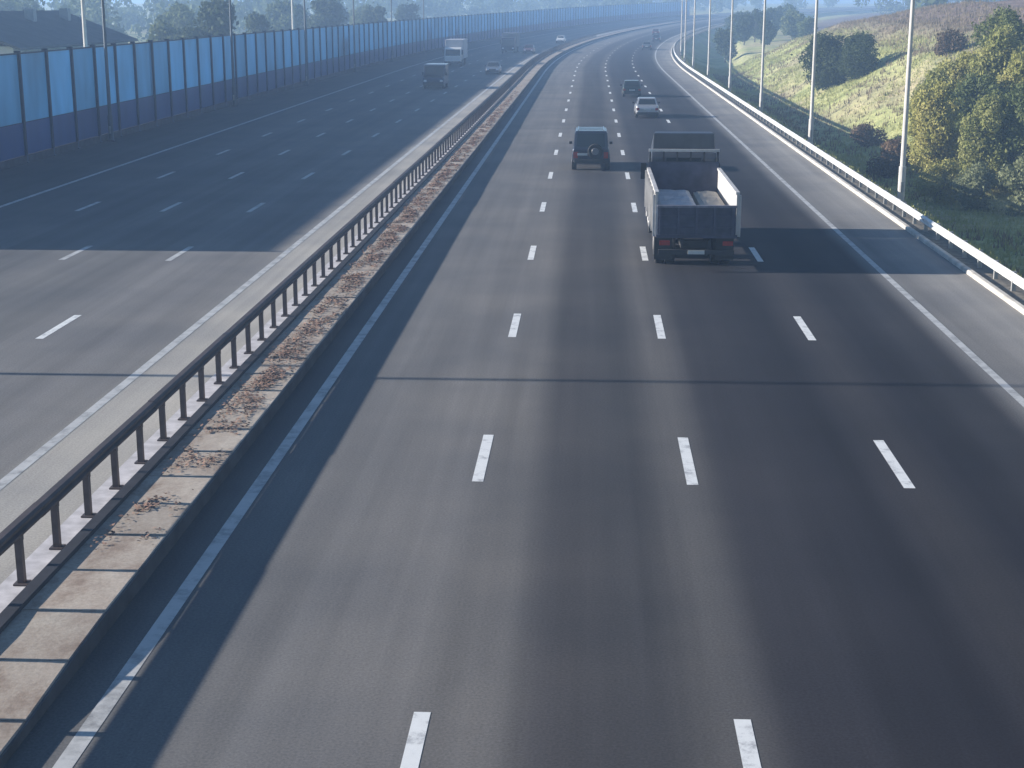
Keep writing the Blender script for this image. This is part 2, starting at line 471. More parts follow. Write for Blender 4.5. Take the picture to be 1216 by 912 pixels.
struct(strip('median_footing', M_plinth, [-8.42, -7.68], TS_ROAD, lambda t, o: 0.024))

# ------------------------------------------------------------------ guardrail on the right verge
M_galv = simple('galvanised_steel', (0.66, 0.66, 0.65), 0.5, 0.15, 0.18, 1.5)
M_galv_d = simple('weathered_galvanised_post', (0.34, 0.34, 0.33), 0.6, 0.2, 0.2, 3)
XG = 12.32
gr = tag(empty('guardrail', (XG, 12, 0)), 'bright galvanised steel guardrail running along the right verge', 'guardrail')
wprof = [(XG + a, z + 0.04) for a, z in ((0, 0.27), (-0.035, 0.29), (-0.08, 0.33), (-0.08, 0.37), (-0.02, 0.405), (-0.02, 0.435), (-0.08, 0.47), (-0.08, 0.51), (-0.035, 0.55), (0, 0.57))]
wprof = wprof + [(o + 0.006, z) for o, z in reversed(wprof)]
t = 8.0
while t < 560:
    seg = [path(tt, o, z + random.uniform(-0.003, 0.003)) for tt in (t, t + 4.06) for o, z in wprof]
    n = len(wprof)
    local(gr, MB().add(seg, [tuple(range(n))[::-1], tuple(range(n, 2 * n))] + [(i, (i + 1) % n, (i + 1) % n + n, i + n) for i in range(n)]).build('rail', M_galv)); t += 4.0
gpost = MB().box(0.03, 0.15, -0.05, 0.05, -0.3, 0.60).box(-0.03, 0.03, -0.07, 0.07, 0.36, 0.56).mesh('post', M_galv_d)
for k in range(276):
    local(gr, place(obj('post', gpost), 8.5 + 2 * k, XG, 0))

# ------------------------------------------------------------------ blue noise barrier on the left
M_pan = barrier_panel_mat('blue_translucent_sheet', (0.16, 0.36, 0.55), 0.42, 0.05)
M_pan_d = barrier_panel_mat('dark_blue_panel', (0.012, 0.07, 0.24), 0.10, 0.0)
M_bpost = simple('barrier_post_steel', (0.015, 0.035, 0.075), 0.5, 0.2, 0.25, 3)
M_foot = simple('barrier_footing', (0.07, 0.065, 0.075), 0.9, vary=0.3, scale=2)
XB, BAY, TB = -29.85, 4.12, 50.8
nb = tag(empty('noise_barrier', (XB, TB, 0)), 'tall blue translucent noise barrier with dark posts along the left carriageway', 'noise barrier')
pan_m = MB().box(-0.02, 0.02, 0.09, BAY - 0.09, 2.12, 5.62).mesh('panel', M_pan)
pand_m = MB().box(-0.05, 0.05, 0.09, BAY - 0.09, 0.42, 2.08).mesh('lower_panel', M_pan_d)
foot_m = MB().box(-0.14, 0.16, 0.10, BAY - 0.10, -0.2, 0.40).mesh('footing', M_foot)
bp_m = MB().box(-0.12, 0.14, -0.012, 0.012, -0.1, 5.80).box(-0.14, -0.12, -0.09, 0.09, -0.1, 5.80).box(0.14, 0.16, -0.09, 0.09, -0.1, 5.80).box(-0.2, 0.22, -0.16, 0.16, -0.15, 0.06).mesh('post', M_bpost)
gapm = MB().box(-0.045, 0.045, 0.09, BAY - 0.09, 2.081, 2.119).mesh('gap_strip', M_bpost)  # strip added to stop sunlight leaking between upper and lower panels
railm = MB().box(-0.05, 0.05, 0.09, BAY - 0.09, 5.622, 5.70).mesh('top_rail', M_bpost)
for k in range(150):
    t = TB + BAY * k
    local(nb, place(obj('post', bp_m), t, XB))
    if k < 149:
        for nm, me in (('panel', pan_m), ('lower_panel', pand_m), ('footing', foot_m), ('top_rail', railm), ('gap_strip', gapm)):
            o = place(obj(nm, me), t, XB)
            o.rotation_euler.z = heading(t + BAY / 2)
            local(nb, o)

# ------------------------------------------------------------------ lamp posts
M_lamp = simple('lamp_post_concrete', (0.50, 0.48, 0.45), 0.75, vary=0.15, scale=2)
M_lampd = simple('lamp_post_dark_steel', (0.09, 0.11, 0.13), 0.6, 0.2, 0.2, 2)
M_head = simple('luminaire_grey', (0.30, 0.31, 0.32), 0.5, 0.2, 0.1, 2)
M_lens = simple('luminaire_lens', (0.7, 0.7, 0.66), 0.3, 0, 0.05, 2)
def lamp(mat, h=12.0, arm=-2.2):
    r = empty('street_lamp')
    MB().box(-0.22, 0.22, -0.22, 0.22, -0.6, 0.10).build('footing', M_foot, r)
    mb = MB().tube((0, 0, 0.08), (0, 0, 1.6), 0.155, 0.15, 12).tube((0, 0, 1.6), (0, 0, h), 0.115, 0.07, 12)
    pl = mb.build('pole', mat, r)
    MB().slab([(-0.06, -0.156, 0.5), (0.06, -0.156, 0.5), (0.06, -0.156, 0.95), (-0.06, -0.156, 0.95)], 0.012).build('access_door', M_head, pl)
    MB().tube((0, 0, h - 0.1), (arm * 0.45, 0, h + 0.55), 0.05, 0.045, 8).tube((arm * 0.45, 0, h + 0.55), (arm, 0, h + 0.7), 0.045, 0.035, 8).build('arm', mat, r)
    s = 1 if arm > 0 else -1
    hd = MB().loft([[(arm + s * a, y * wd, h + 0.72 + zz) for y, zz in ((-1, -0.06), (1, -0.06), (0.8, 0.08), (-0.8, 0.08))] for a, wd in ((-0.1, 0.07), (0.15, 0.14), (0.65, 0.14), (0.8, 0.08))]).build('lamp_head', M_head, r)
    MB().box(min(arm + s * 0.2, arm + s * 0.6), max(arm + s * 0.2, arm + s * 0.6), -0.1, 0.1, h + 0.63, h + 0.659).build('lens', M_lens, hd)
    return r
ordw = ['nearest', 'second', 'third', 'fourth', 'fifth', 'sixth', 'seventh', 'eighth', 'ninth', 'tenth']
proto = lamp(M_lamp)
for k in range(8):
    o = proto if k == 0 else dup(proto)
    t = 66.5 + 28 * k
    place(o, t, 13.45, terrain(t, 13.45) + 0.05)
    tag(o, f'pale street lamp post just behind the right guardrail, {ordw[k]} along the verge', 'street lamp', 'street lamps on the right verge')
proto = lamp(M_lampd, 12.0, 2.2)
for k, t in enumerate((33, 92.8, 126, 159, 192, 225, 258)):
    o = proto if k == 0 else dup(proto)
    place(o, t, -29.3, -0.02)
    tag(o, 'dark street lamp post on the left shoulder before the blue barrier begins' if k == 0 else
        f'dark street lamp post in front of the blue noise barrier, {ordw[k - 1]} from the left edge', 'street lamp', 'street lamps on the left shoulder')

# ------------------------------------------------------------------ vehicles
M_tyre = simple('tyre_rubber', (0.02, 0.02, 0.021), 0.85, vary=0.2)
M_rim = simple('wheel_rim', (0.16, 0.16, 0.17), 0.5, 0.4, 0.1)
M_rimd = simple('truck_rim', (0.20, 0.19, 0.19), 0.6, 0.3, 0.2)
M_black = simple('black_plastic', (0.025, 0.025, 0.027), 0.6, vary=0.2)
M_red = simple('tail_light_red', (0.30, 0.02, 0.015), 0.25, vary=0.1)
M_amber = simple('indicator_amber', (0.5, 0.2, 0.03), 0.3, vary=0.1)
M_white = simple('headlight_clear', (0.75, 0.76, 0.78), 0.15, vary=0.05)
M_plate = simple('number_plate', (0.55, 0.55, 0.52), 0.5, vary=0.08)
m, nt, p, out = new_mat('car_glass')
p.inputs['Base Color'].default_value = (0.02, 0.026, 0.03, 1); p.inputs['Roughness'].default_value = 0.06; p.inputs['Specular IOR Level'].default_value = 0.6
M_glass = m
def car_paint(name, col, metal=0.3):
    return simple(name, col, 0.38, metal, 0.06, 1.5, coat=0.6)
M_chrome = simple('bright_metal', (0.6, 0.6, 0.6), 0.25, 0.9, 0.05)

def wheel(root, x, y, r, w, rim=None):
    t_ = MB().tube((x - w / 2, y, r), (x + w / 2, y, r), r, r, 20).build('wheel', M_tyre, root, bevel=0.025)
    s = 1 if x > 0 else -1
    MB().tube((x + s * (w / 2 - 0.03), y, r), (x + s * (w / 2 + 0.012), y, r), r * 0.62, r * 0.55, 14).build('rim', rim or M_rim, t_)

def ring(w, z0, z1, y, belt=0.92):
    h = z1 - z0
    return [(-w * 0.90, y, z0), (w * 0.90, y, z0), (w * 0.985, y, z0 + h * 0.22), (w, y, z0 + h * 0.55), (w * 0.975, y, z0 + h * 0.85), (w * belt, y, z1),
            (-w * belt, y, z1), (-w * 0.975, y, z0 + h * 0.85), (-w, y, z0 + h * 0.55), (-w * 0.985, y, z0 + h * 0.22)]

def passenger_car(name, paint, L=4.4, Wd=1.72, kind='sedan', H=1.42, spare=False):
    """local: +y forward, origin on the ground under the centre"""
    r = empty(name)
    w = Wd / 2; h2 = L / 2
    if kind == 'sedan':
        st = [(-h2, 0.82, .42, .74), (-h2 + .10, 0.95, .28, .90), (-h2 + .7, 1, .24, .95), (-0.6, 1, .22, .92), (0.7, 1, .22, .90), (h2 - .9, 1, .24, .84), (h2 - .12, 0.93, .28, .70), (h2, 0.80, .38, .60)]
        gb = (-h2 + .62, h2 - 1.42); gt = (-h2 + 1.22, h2 - 2.12)
    elif kind == 'hatch':
        st = [(-h2, 0.86, .40, .80), (-h2 + .08, 0.96, .28, .93), (-0.6, 1, .22, .94), (0.7, 1, .22, .92), (h2 - .85, 1, .24, .86), (h2 - .10, 0.93, .28, .70), (h2, 0.80, .38, .60)]
        gb = (-h2 + .06, h2 - 1.25); gt = (-h2 + .45, h2 - 1.95)
    else:  # upright off-roader
        st = [(-h2, 0.95, .48, 1.10), (-h2 + .06, 1, .42, 1.14), (-0.6, 1, .40, 1.14), (0.7, 1, .40, 1.13), (h2 - .25, 0.98, .42, 1.08), (h2, 0.92, .48, .98)]
        gb = (-h2 + .02, h2 - 1.35); gt = (-h2 + .16, h2 - 1.75)
    body = MB().loft([ring(w * f, z0, z1, y) for y, f, z0, z1 in st]).build('body', paint, r, smooth=False, bevel=0.03)
    zb = max(s_[3] for s_ in st) - 0.06
    bw, tw = w * 0.915, w * (0.74 if kind != 'suv' else 0.84)
    (b0, b1), (t0, t1) = gb, gt
    zt = H
    tr = 0.05
    cab = MB().loft([[(-bw, b0, zb), (bw, b0, zb), (bw, b1, zb), (-bw, b1, zb)], [(-tw, t0, zt - tr), (tw, t0, zt - tr), (tw, t1, zt - tr), (-tw, t1, zt - tr)],
                     [(-tw * .93, t0 + .07, zt), (tw * .93, t0 + .07, zt), (tw * .93, t1 - .08, zt), (-tw * .93, t1 - .08, zt)]])
    roof = cab.build('roof', paint, r, bevel=0.03)
    def lerp(a, b, u): return tuple(a[i] + (b[i] - a[i]) * u for i in range(3))
    def pane(nm, a, b, c, d, u0, u1, v0, v1):
        q = [lerp(lerp(a, b, u), lerp(d, c, u), v) for u, v in ((u0, v0), (u1, v0), (u1, v1), (u0, v1))]
        MB().slab(q, 0.012).build(nm, M_glass, r)
    A, B, Cc, D = (-bw, b0, zb), (bw, b0, zb), (bw, b1, zb), (-bw, b1, zb)
    a, b, c, d = (-tw, t0, zt - tr), (tw, t0, zt - tr), (tw, t1, zt - tr), (-tw, t1, zt - tr)
    pane('rear_window', A, B, b, a, .08, .92, .16, .92)
    pane('windscreen', Cc, D, d, c, .06, .94, .14, .95)
    for u0, u1 in ((.07, .36), (.40, .66), (.69, .93)) if kind == 'suv' else ((.10, .48), (.52, .90)):
        pane('side_window', B, Cc, c, b, u0, u1, .16, .92)
        pane('side_window', D, A, a, d, 1 - u1, 1 - u0, .16, .92)
    wr = 0.31 if kind != 'suv' else 0.39
    for sx in (-1, 1):
        for yy in (-h2 + .80, h2 - .82):
            wheel(r, sx * (w - 0.11), yy, wr, 0.2 if kind != 'suv' else 0.25)
    zl = .66 if kind != 'suv' else .86
    for sx in (-1, 1):
        MB().box(sx * w * .80 - .11, sx * w * .80 + .11, -h2 - .012, -h2 + .14, zl - .08 if kind != 'suv' else zl - .22, zl + .10).build('tail_light', M_red, r)
        MB().box(sx * w * .66 - .15, sx * w * .66 + .15, h2 - .16, h2 + .006, zl - .12, zl + .03).build('headlight', M_white, r)
        MB().box(sx * (w + .02), sx * (w + .17), h2 - 1.62, h2 - 1.50, zb + .02, zb + .15).build('side_mirror', M_black, r) if sx > 0 else \
            MB().box(-(w + .17), -(w + .02), h2 - 1.62, h2 - 1.50, zb + .02, zb + .15).build('side_mirror', M_black, r)
    zp = .40 if kind != 'suv' else .52
    MB().box(-w * .9, w * .9, -h2 - .07, -h2 + .12, zp - .11, zp + .06).build('rear_bumper', M_black, r, bevel=0.03)
    MB().box(-w * .9, w * .9, h2 - .14, h2 + .07, zp - .13, zp + .04).build('front_bumper', M_black, r, bevel=0.03)
    px = 0.0 if not spare else -0.42
    MB().box(px - .26, px + .26, -h2 - .02, -h2 - .002, zl - .08, zl + .04).build('number_plate', M_plate, r)
    MB().box(-.42, .42, h2 - .02, h2 + .016, zl - .12, zl - .02).build('grille', M_black, r)
    if spare:
        sw = MB().tube((0.22, -h2 - .22, 1.0), (0.22, -h2 - .012, 1.0), .37, .38, 20).build('spare_wheel', M_tyre, r, bevel=0.03)
        MB().tube((0.22, -h2 - .235, 1.0), (0.22, -h2 - .20, 1.0), .17, .2, 14).build('rim', M_rim, sw)
        for sx in (-1, 1):
            MB().box(sx * tw * .8 - .02, sx * tw * .8 + .02, t0 + .15, t1 - .15, zt - .01, zt + .06).build('roof_rail', M_chrome, r)
        for yy in (t0 + .55, t1 - .5):
            MB().box(-tw * .78, tw * .78, yy - .03, yy + .03, zt + .03, zt + .055).build('roof_bar', M_chrome, r)
    return r

def tarmac_truck():
    """open-bodied lorry: local +y forward, origin on the ground at the rear end centre"""
    r = empty('dump_truck')
    M_bed = simple('truck_bed_paint', (0.055, 0.06, 0.095), 0.65, 0.1, 0.35, 2.5)
    M_side = simple('truck_side_grey', (0.46, 0.45, 0.44), 0.6, 0.05, 0.22, 2.0)
    M_cab = simple('truck_cab_paint', (0.045, 0.055, 0.075), 0.45, 0.1, 0.2, 2.0, coat=0.3)
    M_ch = simple('truck_chassis', (0.035, 0.034, 0.036), 0.75, 0.1, 0.3, 3)
    w = 1.25
    ch = MB()
    for sx in (-1, 1): ch.box(sx * 0.42 - .05, sx * 0.42 + .05, 0.15, 9.3, 0.72, 0.98)
    for yy in (0.4, 2.6, 4.6, 6.6): ch.box(-.40, .40, yy, yy + .12, 0.74, 0.92)
    ch.build('chassis', M_ch, r)
    for yy in (1.75, 3.10, 8.45): MB().tube((-1.0, yy, .5), (1.0, yy, .5), .08, .08, 8).build('axle', M_ch, r)
    MB().box(-w, w, 0.05, 7.35, 1.06, 1.16).build('bed_floor', M_bed, r)
    for sx in (-1, 1):
        wl = MB().box(sx * w - .03, sx * w + .03, 0.10, 7.35, 1.161, 2.42).build('side_wall', M_side, r)
        MB().box(sx * w - .06, sx * w + .06, 0.08, 7.37, 2.421, 2.50).build('top_rail', M_side, wl)
        for k in range(7):
            yy = 0.12 + k * 1.19
            MB().box(sx * (w + .075) - .044, sx * (w + .075) + .044, yy, yy + .10, 1.10, 2.40).build('rib', M_side, wl)
    tg = MB().box(-w + .04, w - .04, 0.03, 0.09, 1.17, 2.02).build('tailgate', M_bed, r)
    MB().box(-w + .02, w - .02, -0.03, 0.10, 2.022, 2.09).build('top_rail', simple('tailgate_rail', (0.16, 0.16, 0.2), 0.6), tg)
    for xx in (-1.12, -.56, 0, .56, 1.12): MB().box(xx - .04, xx + .04, -0.04, 0.028, 1.18, 2.02).build('rib', M_bed, tg)
    for zz in (1.36, 1.72): MB().box(-w + .05, w - .05, -.02, 0.026, zz, zz + .05).build('stiffener', M_bed, tg)
    hb = MB().box(-w, w, 7.372, 7.44, 1.17, 2.70).build('headboard', M_bed, r)
    MB().box(-w, w, 7.36, 7.46, 3.06, 3.15).build('top_rail', M_side, hb)
    for xx in (-1.2, -.72, -.24, .24, .72, 1.2): MB().box(xx - .03, xx + .03, 7.385, 7.425, 2.702, 3.058).build('bar', M_ch, hb)
    # cab
    prof = [(7.47, 0.85), (9.72, 0.62), (9.80, 1.20), (9.78, 1.75), (9.50, 2.78), (9.20, 2.98), (7.60, 3.02), (7.47, 2.85)]
    cb = MB().prism(prof, -1.17, 1.17).build('cab', M_cab, r, bevel=0.05)
    sp = MB().loft([[(-1.12, 7.72, 3.03), (1.12, 7.72, 3.03), (1.12, 9.2, 3.03), (-1.12, 9.2, 3.03)], [(-1.08, 7.75, 3.68), (1.08, 7.75, 3.68), (1.0, 8.15, 3.72), (-1.0, 8.15, 3.72)]])
    sp.build('roof_deflector', M_cab, cb, bevel=0.03)
    MB().box(-.62, .62, 7.445, 7.468, 2.72, 2.84).build('rear_window', M_glass, cb)
    MB().slab([(1.0, 9.765, 1.90), (-1.0, 9.765, 1.90), (-1.0, 9.565, 2.65), (1.0, 9.565, 2.65)], 0.02).build('windscreen', M_glass, cb)
    for sx in (-1, 1):
        MB().box(sx * 1.18 - .008, sx * 1.18 + .008, 8.35, 9.35, 1.85, 2.6).build('side_window', M_glass, cb)
        MB().box(sx * 1.18 - .012, sx * 1.18 + .012, 8.2, 8.26, 1.05, 2.6).build('door_seam', M_ch, cb)
        MB().box(sx * 1.36 - .10, sx * 1.36 + .10, 9.45, 9.52, 1.85, 2.45).build('side_mirror', M_black, cb)
        MB().box(sx * .95 - .17, sx * .95 + .17, 9.70, 9.86, .80, 1.0).build('headlight', M_white, cb)
        MB().box(sx * .98 - .16, sx * .98 + .16, -.02, .05, .84, .98).build('tail_light', M_red, r)
        MB().box(sx * .98 - .28, sx * .98 + .28, 1.02, 1.05, .22, .95).build('mud_flap', M_black, r)
        MB().box(sx * .98 - .30, sx * .98 + .30, 1.16, 3.75, 1.025, 1.05).build('mudguard', M_black, r)
        for yy in (1.75, 3.10):
            wheel(r, sx * 1.06, yy, .51, .29, M_rimd); wheel(r, sx * .72, yy, .51, .28, M_rimd)
        wheel(r, sx * 1.02, 8.45, .51, .30, M_rimd)
    MB().tube((-1.0, 5.2, .78), (-1.0, 6.5, .78), .30, .30, 14).build('fuel_tank', M_side, r)
    MB().box(.72, 1.15, 5.0, 6.1, .52, 1.0).build('tool_box', M_ch, r)
    MB().box(-1.18, 1.18, -.02, .10, .56, .70).build('rear_bumper', M_ch, r)
    MB().box(-1.22, 1.22, 9.66, 9.88, .42, .72).build('front_bumper', M_side, r, bevel=0.03)
    MB().box(-.26, .26, -.05, -.022, .57, .69).build('number_plate', M_plate, r)
    return r

TRX, TRY = 3.36, 47.4
tr = tarmac_truck(); place(tr, TRY, TRX)
tag(tr, 'large open-bodied truck with grey sides seen from behind in the right carriageway', 'truck')
M_load_shaded = simple('pale_sheet_shaded', (0.42, 0.45, 0.48), 0.75, vary=0.18, scale=1.5, bump=0.3)  # blue-grey tint paints in the shade of the left bed wall
M_load_sunlit = simple('pale_sheet_sunlit', (0.47, 0.42, 0.35), 0.8, vary=0.18, scale=1.5, bump=0.3)  # tan tint paints in the sun reaching the right of the bed
def load(name, x0, x1, y0, y1, z1, mat):
    """a sheeted load: draped top with sagging rows"""
    nx, ny = 8, 14
    vs, fs = [], []
    for j in range(ny + 1):
        for i in range(nx + 1):
            u, v = i / nx, j / ny
            ed = min(1, 6 * min(u, 1 - u)) * min(1, 8 * min(v, 1 - v))
            z = z1 - 0.12 + 0.12 * ed ** 0.5 + 0.05 * noise.noise(Vector((u * 4 + x0, v * 7, 2))) * ed
            vs.append((x0 + (x1 - x0) * u, y0 + (y1 - y0) * v, z))
    n = len(vs)
    vs += [(x, y, -0.0) for x, y, z in vs]
    for j in range(ny):
        for i in range(nx):
            a = j * (nx + 1) + i; q = (a, a + 1, a + nx + 2, a + nx + 1)
            fs.append(q); fs.append(tuple(n + k for k in reversed(q)))
    bd = [i for i in range(nx + 1)] + [j * (nx + 1) + nx for j in range(1, ny + 1)] + [ny * (nx + 1) + i for i in range(nx - 1, -1, -1)] + [j * (nx + 1) for j in range(ny - 1, 0, -1)]
    for a, b in zip(bd, bd[1:] + bd[:1]): fs.append((b, a, n + a, n + b))
    o = MB().add(vs, fs).build(name, mat)
    place(o, TRY, TRX, 1.162)
    return o
tag(load('sheeted_load', -1.17, 0.18, 1.4, 7.1, 0.66, M_load_shaded), 'pale blue-grey sheeted load on the left side of the truck bed', 'load')
tag(load('sheeted_load', 0.33, 1.17, 1.8, 7.0, 0.62, M_load_sunlit), 'narrow tan sheeted load along the right wall of the truck bed', 'load')

P_navy = car_paint('navy_paint', (0.022, 0.028, 0.05))
P_dgreen = car_paint('dark_green_paint', (0.02, 0.035, 0.03))
P_silver = car_paint('silver_paint', (0.42, 0.43, 0.45), 0.5)
P_white = car_paint('white_paint', (0.72, 0.72, 0.70), 0.0)
P_grey = car_paint('grey_paint', (0.12, 0.13, 0.15))
P_red = car_paint('maroon_paint', (0.12, 0.02, 0.02))
tag(place(passenger_car('off_road_car', P_navy, 4.5, 1.9, 'suv', 1.98, True), 79.3, 0.06), 'boxy dark off-road car with rear spare wheel, left of the truck', 'car')
G = 'cars driving away on the right carriageway'
tag(place(passenger_car('car', P_silver, 4.4, 1.74), 116, 4.2), 'silver sedan driving just beyond the truck', 'car', G)
tag(place(passenger_car('car', P_dgreen, 4.1, 1.7, 'hatch', 1.45), 142, 3.75), 'dark green hatchback ahead of the silver sedan', 'car', G)
tag(place(passenger_car('car', P_grey, 4.3, 1.74), 284, 7.4), 'grey sedan far off in the slow lane where the road bends', 'car', G)
tag(place(passenger_car('car', P_navy, 4.3, 1.74), 336, 7.4), 'dark blue sedan far off near the right shoulder past the bend', 'car', G)
tag(place(passenger_car('car', P_red, 4.2, 1.72, 'hatch', 1.46), 390, 3.7), 'maroon hatchback farthest away on the right carriageway', 'car', G)
G2 = 'oncoming vehicles on the left carriageway'
def van(name, paint, L=5.2, Wd=2.0, H=2.25):
    r = empty(name); w = Wd / 2; h2 = L / 2
    prof = [(-h2, .45), (h2 - .05, .40), (h2, .75), (h2 - .15, 1.12), (h2 - .95, 1.28), (h2 - 1.55, H - .08), (h2 - 1.9, H), (-h2 + .1, H), (-h2, H - .1)]
    MB().prism(prof, -w, w).build('body', paint, r, bevel=0.06)
    MB().slab([(w * .88, h2 - .975, 1.33), (-w * .88, h2 - .975, 1.33), (-w * .84, h2 - 1.51, H - .14), (w * .84, h2 - 1.51, H - .14)], 0.04).build('windscreen', M_glass, r)
    for s in (-1, 1):
        MB().box(s * w - .012, s * w + .012, h2 - 2.3, h2 - 1.5, 1.30, 1.95).build('side_window', M_glass, r)
        MB().box(s * w * .76 - .14, s * w * .76 + .14, h2 - .12, h2 + .02, .72, .92).build('headlight', M_white, r)
        MB().box(s * (w + .12) - .08, s * (w + .12) + .08, h2 - 1.35, h2 - 1.25, 1.3, 1.6).build('side_mirror', M_black, r)
        MB().box(s * w * .9 - .06, s * w * .9 + .06, -h2 - .01, -h2 + .05, .8, 1.2).build('tail_light', M_red, r)
        for yy in (-h2 + .95, h2 - .95): wheel(r, s * (w - .13), yy, .35, .22)
    MB().box(-.5, .5, h2 - .03, h2 + .025, .55, .70).build('grille', M_black, r)
    MB().box(-w * .95, w * .95, h2 - .1, h2 + .08, .34, .52).build('front_bumper', M_black, r, bevel=0.03)
    return r
def box_truck(name, cabp, boxp, L=8.0, H=3.5):
    r = empty(name); w = 1.23; h2 = L / 2
    MB().box(-.5, .5, -h2 + .1, h2 - .4, .68, .95).build('chassis', M_black, r)
    prof = [(h2 - 1.9, .75), (h2 - .05, .55), (h2, 1.3), (h2 - .22, 2.35), (h2 - .4, 2.5), (h2 - 1.9, 2.55)]
    cb = MB().prism(prof, -1.12, 1.12).build('cab', cabp, r, bevel=0.05)
    MB().slab([(1.0, h2 - .01, 1.45), (-1.0, h2 - .01, 1.45), (-.98, h2 - .18, 2.25), (.98, h2 - .18, 2.25)], 0.03).build('windscreen', M_glass, cb)
    bx = MB().box(-w, w, -h2, h2 - 2.05, 1.0, H).build('cargo_box', boxp, r, bevel=0.04)
    MB().box(-w + .1, w - .1, -h2 - .02, -h2 - .002, 1.1, H - .12).build('rear_door', boxp, bx)
    for s in (-1, 1):
        MB().box(s * .85 - .16, s * .85 + .16, h2 - .1, h2 + .06, .75, .95).build('headlight', M_white, cb)
        MB().box(s * 1.30 - .09, s * 1.30 + .09, h2 - .25, h2 - .18, 1.6, 2.2).build('side_mirror', M_black, cb)
        MB().box(s * 1.13 - .01, s * 1.13 + .01, h2 - 1.3, h2 - .5, 1.55, 2.25).build('side_window', M_glass, cb)
        for yy in (-h2 + 1.7, h2 - 1.1): wheel(r, s * 1.0, yy, .48, .28, M_rimd)
    MB().box(-1.12, 1.12, h2 - .12, h2 + .09, .42, .68).build('front_bumper', M_black, r, bevel=0.03)
    return r
M_box = simple('cargo_box_panel', (0.40, 0.41, 0.44), 0.6, 0, 0.12, 1.2)
M_box2 = simple('cargo_box_dark', (0.10, 0.12, 0.16), 0.6, 0, 0.2, 1.2)
tag(place(van('delivery_van', P_navy, 5.4, 2.1, 2.35), 155, -15.5, rev=True), 'dark blue delivery van, nearest of the oncoming vehicles', 'van', G2)
tag(place(passenger_car('car', P_grey, 4.3, 1.74), 187, -11.7, rev=True), 'grey sedan oncoming in the lane next to the median', 'car', G2)
tag(place(box_truck('box_truck', P_white, M_box, 8.2, 3.5), 212, -18.6, rev=True), 'oncoming box truck with pale grey cargo box behind the delivery van', 'truck', G2)
tag(place(box_truck('box_truck', P_navy, M_box2, 8.4, 3.3), 266, -15.6, rev=True), 'oncoming dark box truck farther back in the haze', 'truck', G2)
tag(place(passenger_car('car', P_red, 4.3, 1.74), 262, -12.0, rev=True), 'oncoming maroon sedan beside the dark box truck', 'car', G2)
tag(place(passenger_car('car', P_white, 4.4, 1.74), 325, -12.0, rev=True), 'white sedan, farthest of the oncoming vehicles', 'car', G2)

# ------------------------------------------------------------------ vegetation
M_bark = simple('bark', (0.085, 0.065, 0.05), 0.95, vary=0.35, scale=3, bump=0.6)
def crown_mesh(name, mat, lobes, n, size, shell=0.55, stretch=1.0):
    """n leaf clumps spread through overlapping lobes; each clump is one bent quad"""
    v = np.array([l[3] * l[4] * l[5] for l in lobes]) ** 0.75
    pick = rng.choice(len(lobes), n, p=v / v.sum())
    L = np.array(lobes, dtype=float)[pick]
    d = rng.normal(size=(n, 3)); d /= np.linalg.norm(d, axis=1)[:, None]
    rad = (shell + (1 - shell) * rng.random(n)) ** 0.6
    rad *= 1 + 0.26 * rng.normal(size=n) * (rng.random(n) < 0.4)
    c = L[:, :3] + d * L[:, 3:6] * rad[:, None]
    nrm = d + 0.9 * rng.normal(size=(n, 3)); nrm /= np.linalg.norm(nrm, axis=1)[:, None]
    u = np.cross(nrm, rng.normal(size=(n, 3))); u /= np.linalg.norm(u, axis=1)[:, None]
    w = np.cross(nrm, u)
    s = size * rng.uniform(0.5, 1.25, n)[:, None]
    up = np.array([0, 0, 1.0]) * (stretch - 1)
    vs = np.empty((n, 4, 3))
    vs[:, 0] = c - u * s; vs[:, 1] = c + w * s * 0.62 + nrm * s * 0.12; vs[:, 2] = c + u * s + up * s; vs[:, 3] = c - w * s * 0.62 + nrm * s * 0.12
    vs = vs.reshape(-1, 3)
    m = bpy.data.meshes.new(name)
    m.vertices.add(4 * n); m.vertices.foreach_set('co', vs.ravel())
    m.loops.add(4 * n); m.loops.foreach_set('vertex_index', np.arange(4 * n, dtype=np.int32))
    m.polygons.add(n); m.polygons.foreach_set('loop_start', np.arange(0, 4 * n, 4, dtype=np.int32))
    m.update(calc_edges=True); m.validate(); m.materials.append(mat)
    return m
def trunk_mesh(h, r, lobes, seed):
    q = random.Random(seed); mb = MB()
    pts = [Vector((0, 0, -0.4))]
    for k in range(1, 5): pts.append(Vector((q.uniform(-.12, .12) * k, q.uniform(-.12, .12) * k, h * k / 4)))
    for i in range(4): mb.tube(pts[i], pts[i + 1], r * (1 - .2 * i), r * (1 - .2 * (i + 1)), 7)
    for l in lobes:
        b = pts[q.choice((1, 2, 3))]
        e = Vector(l[:3]); md = (b + e) / 2 + Vector((0, 0, -0.12 * (e - b).length))
        mb.tube(b, md, r * .42, r * .26, 6); mb.tube(md, e, r * .26, r * .06, 6)
    return mb.mesh('trunk', M_bark)
def make_kind(mat, lobes, n, size, trunk_h, trunk_r, seed, shell=0.5, stretch=1.0):
    return crown_mesh('crown', mat, lobes, n, size, shell, stretch), trunk_mesh(trunk_h, trunk_r, lobes, seed)
def rand_lobes(seed, h, rx, base, k, up=1.0):
    q = random.Random(seed); ls = []
    for i in range(k):
        z = base + (h - base) * (0.08 + 0.8 * i / (k - 1)) + q.uniform(-.2, .2)
        f = math.sin(math.pi * min(.96, max(.1, (z - base * .6) / (h - base * .6)))) ** .7
        a = q.uniform(0, 6.28); d = rx * f * q.uniform(.25, .72)
        s = rx * q.uniform(.36, .56) * (0.5 + .5 * f)
        ls.append((math.cos(a) * d, math.sin(a) * d, z, s, s, s * q.uniform(.7, 1.0) * up))
    return ls
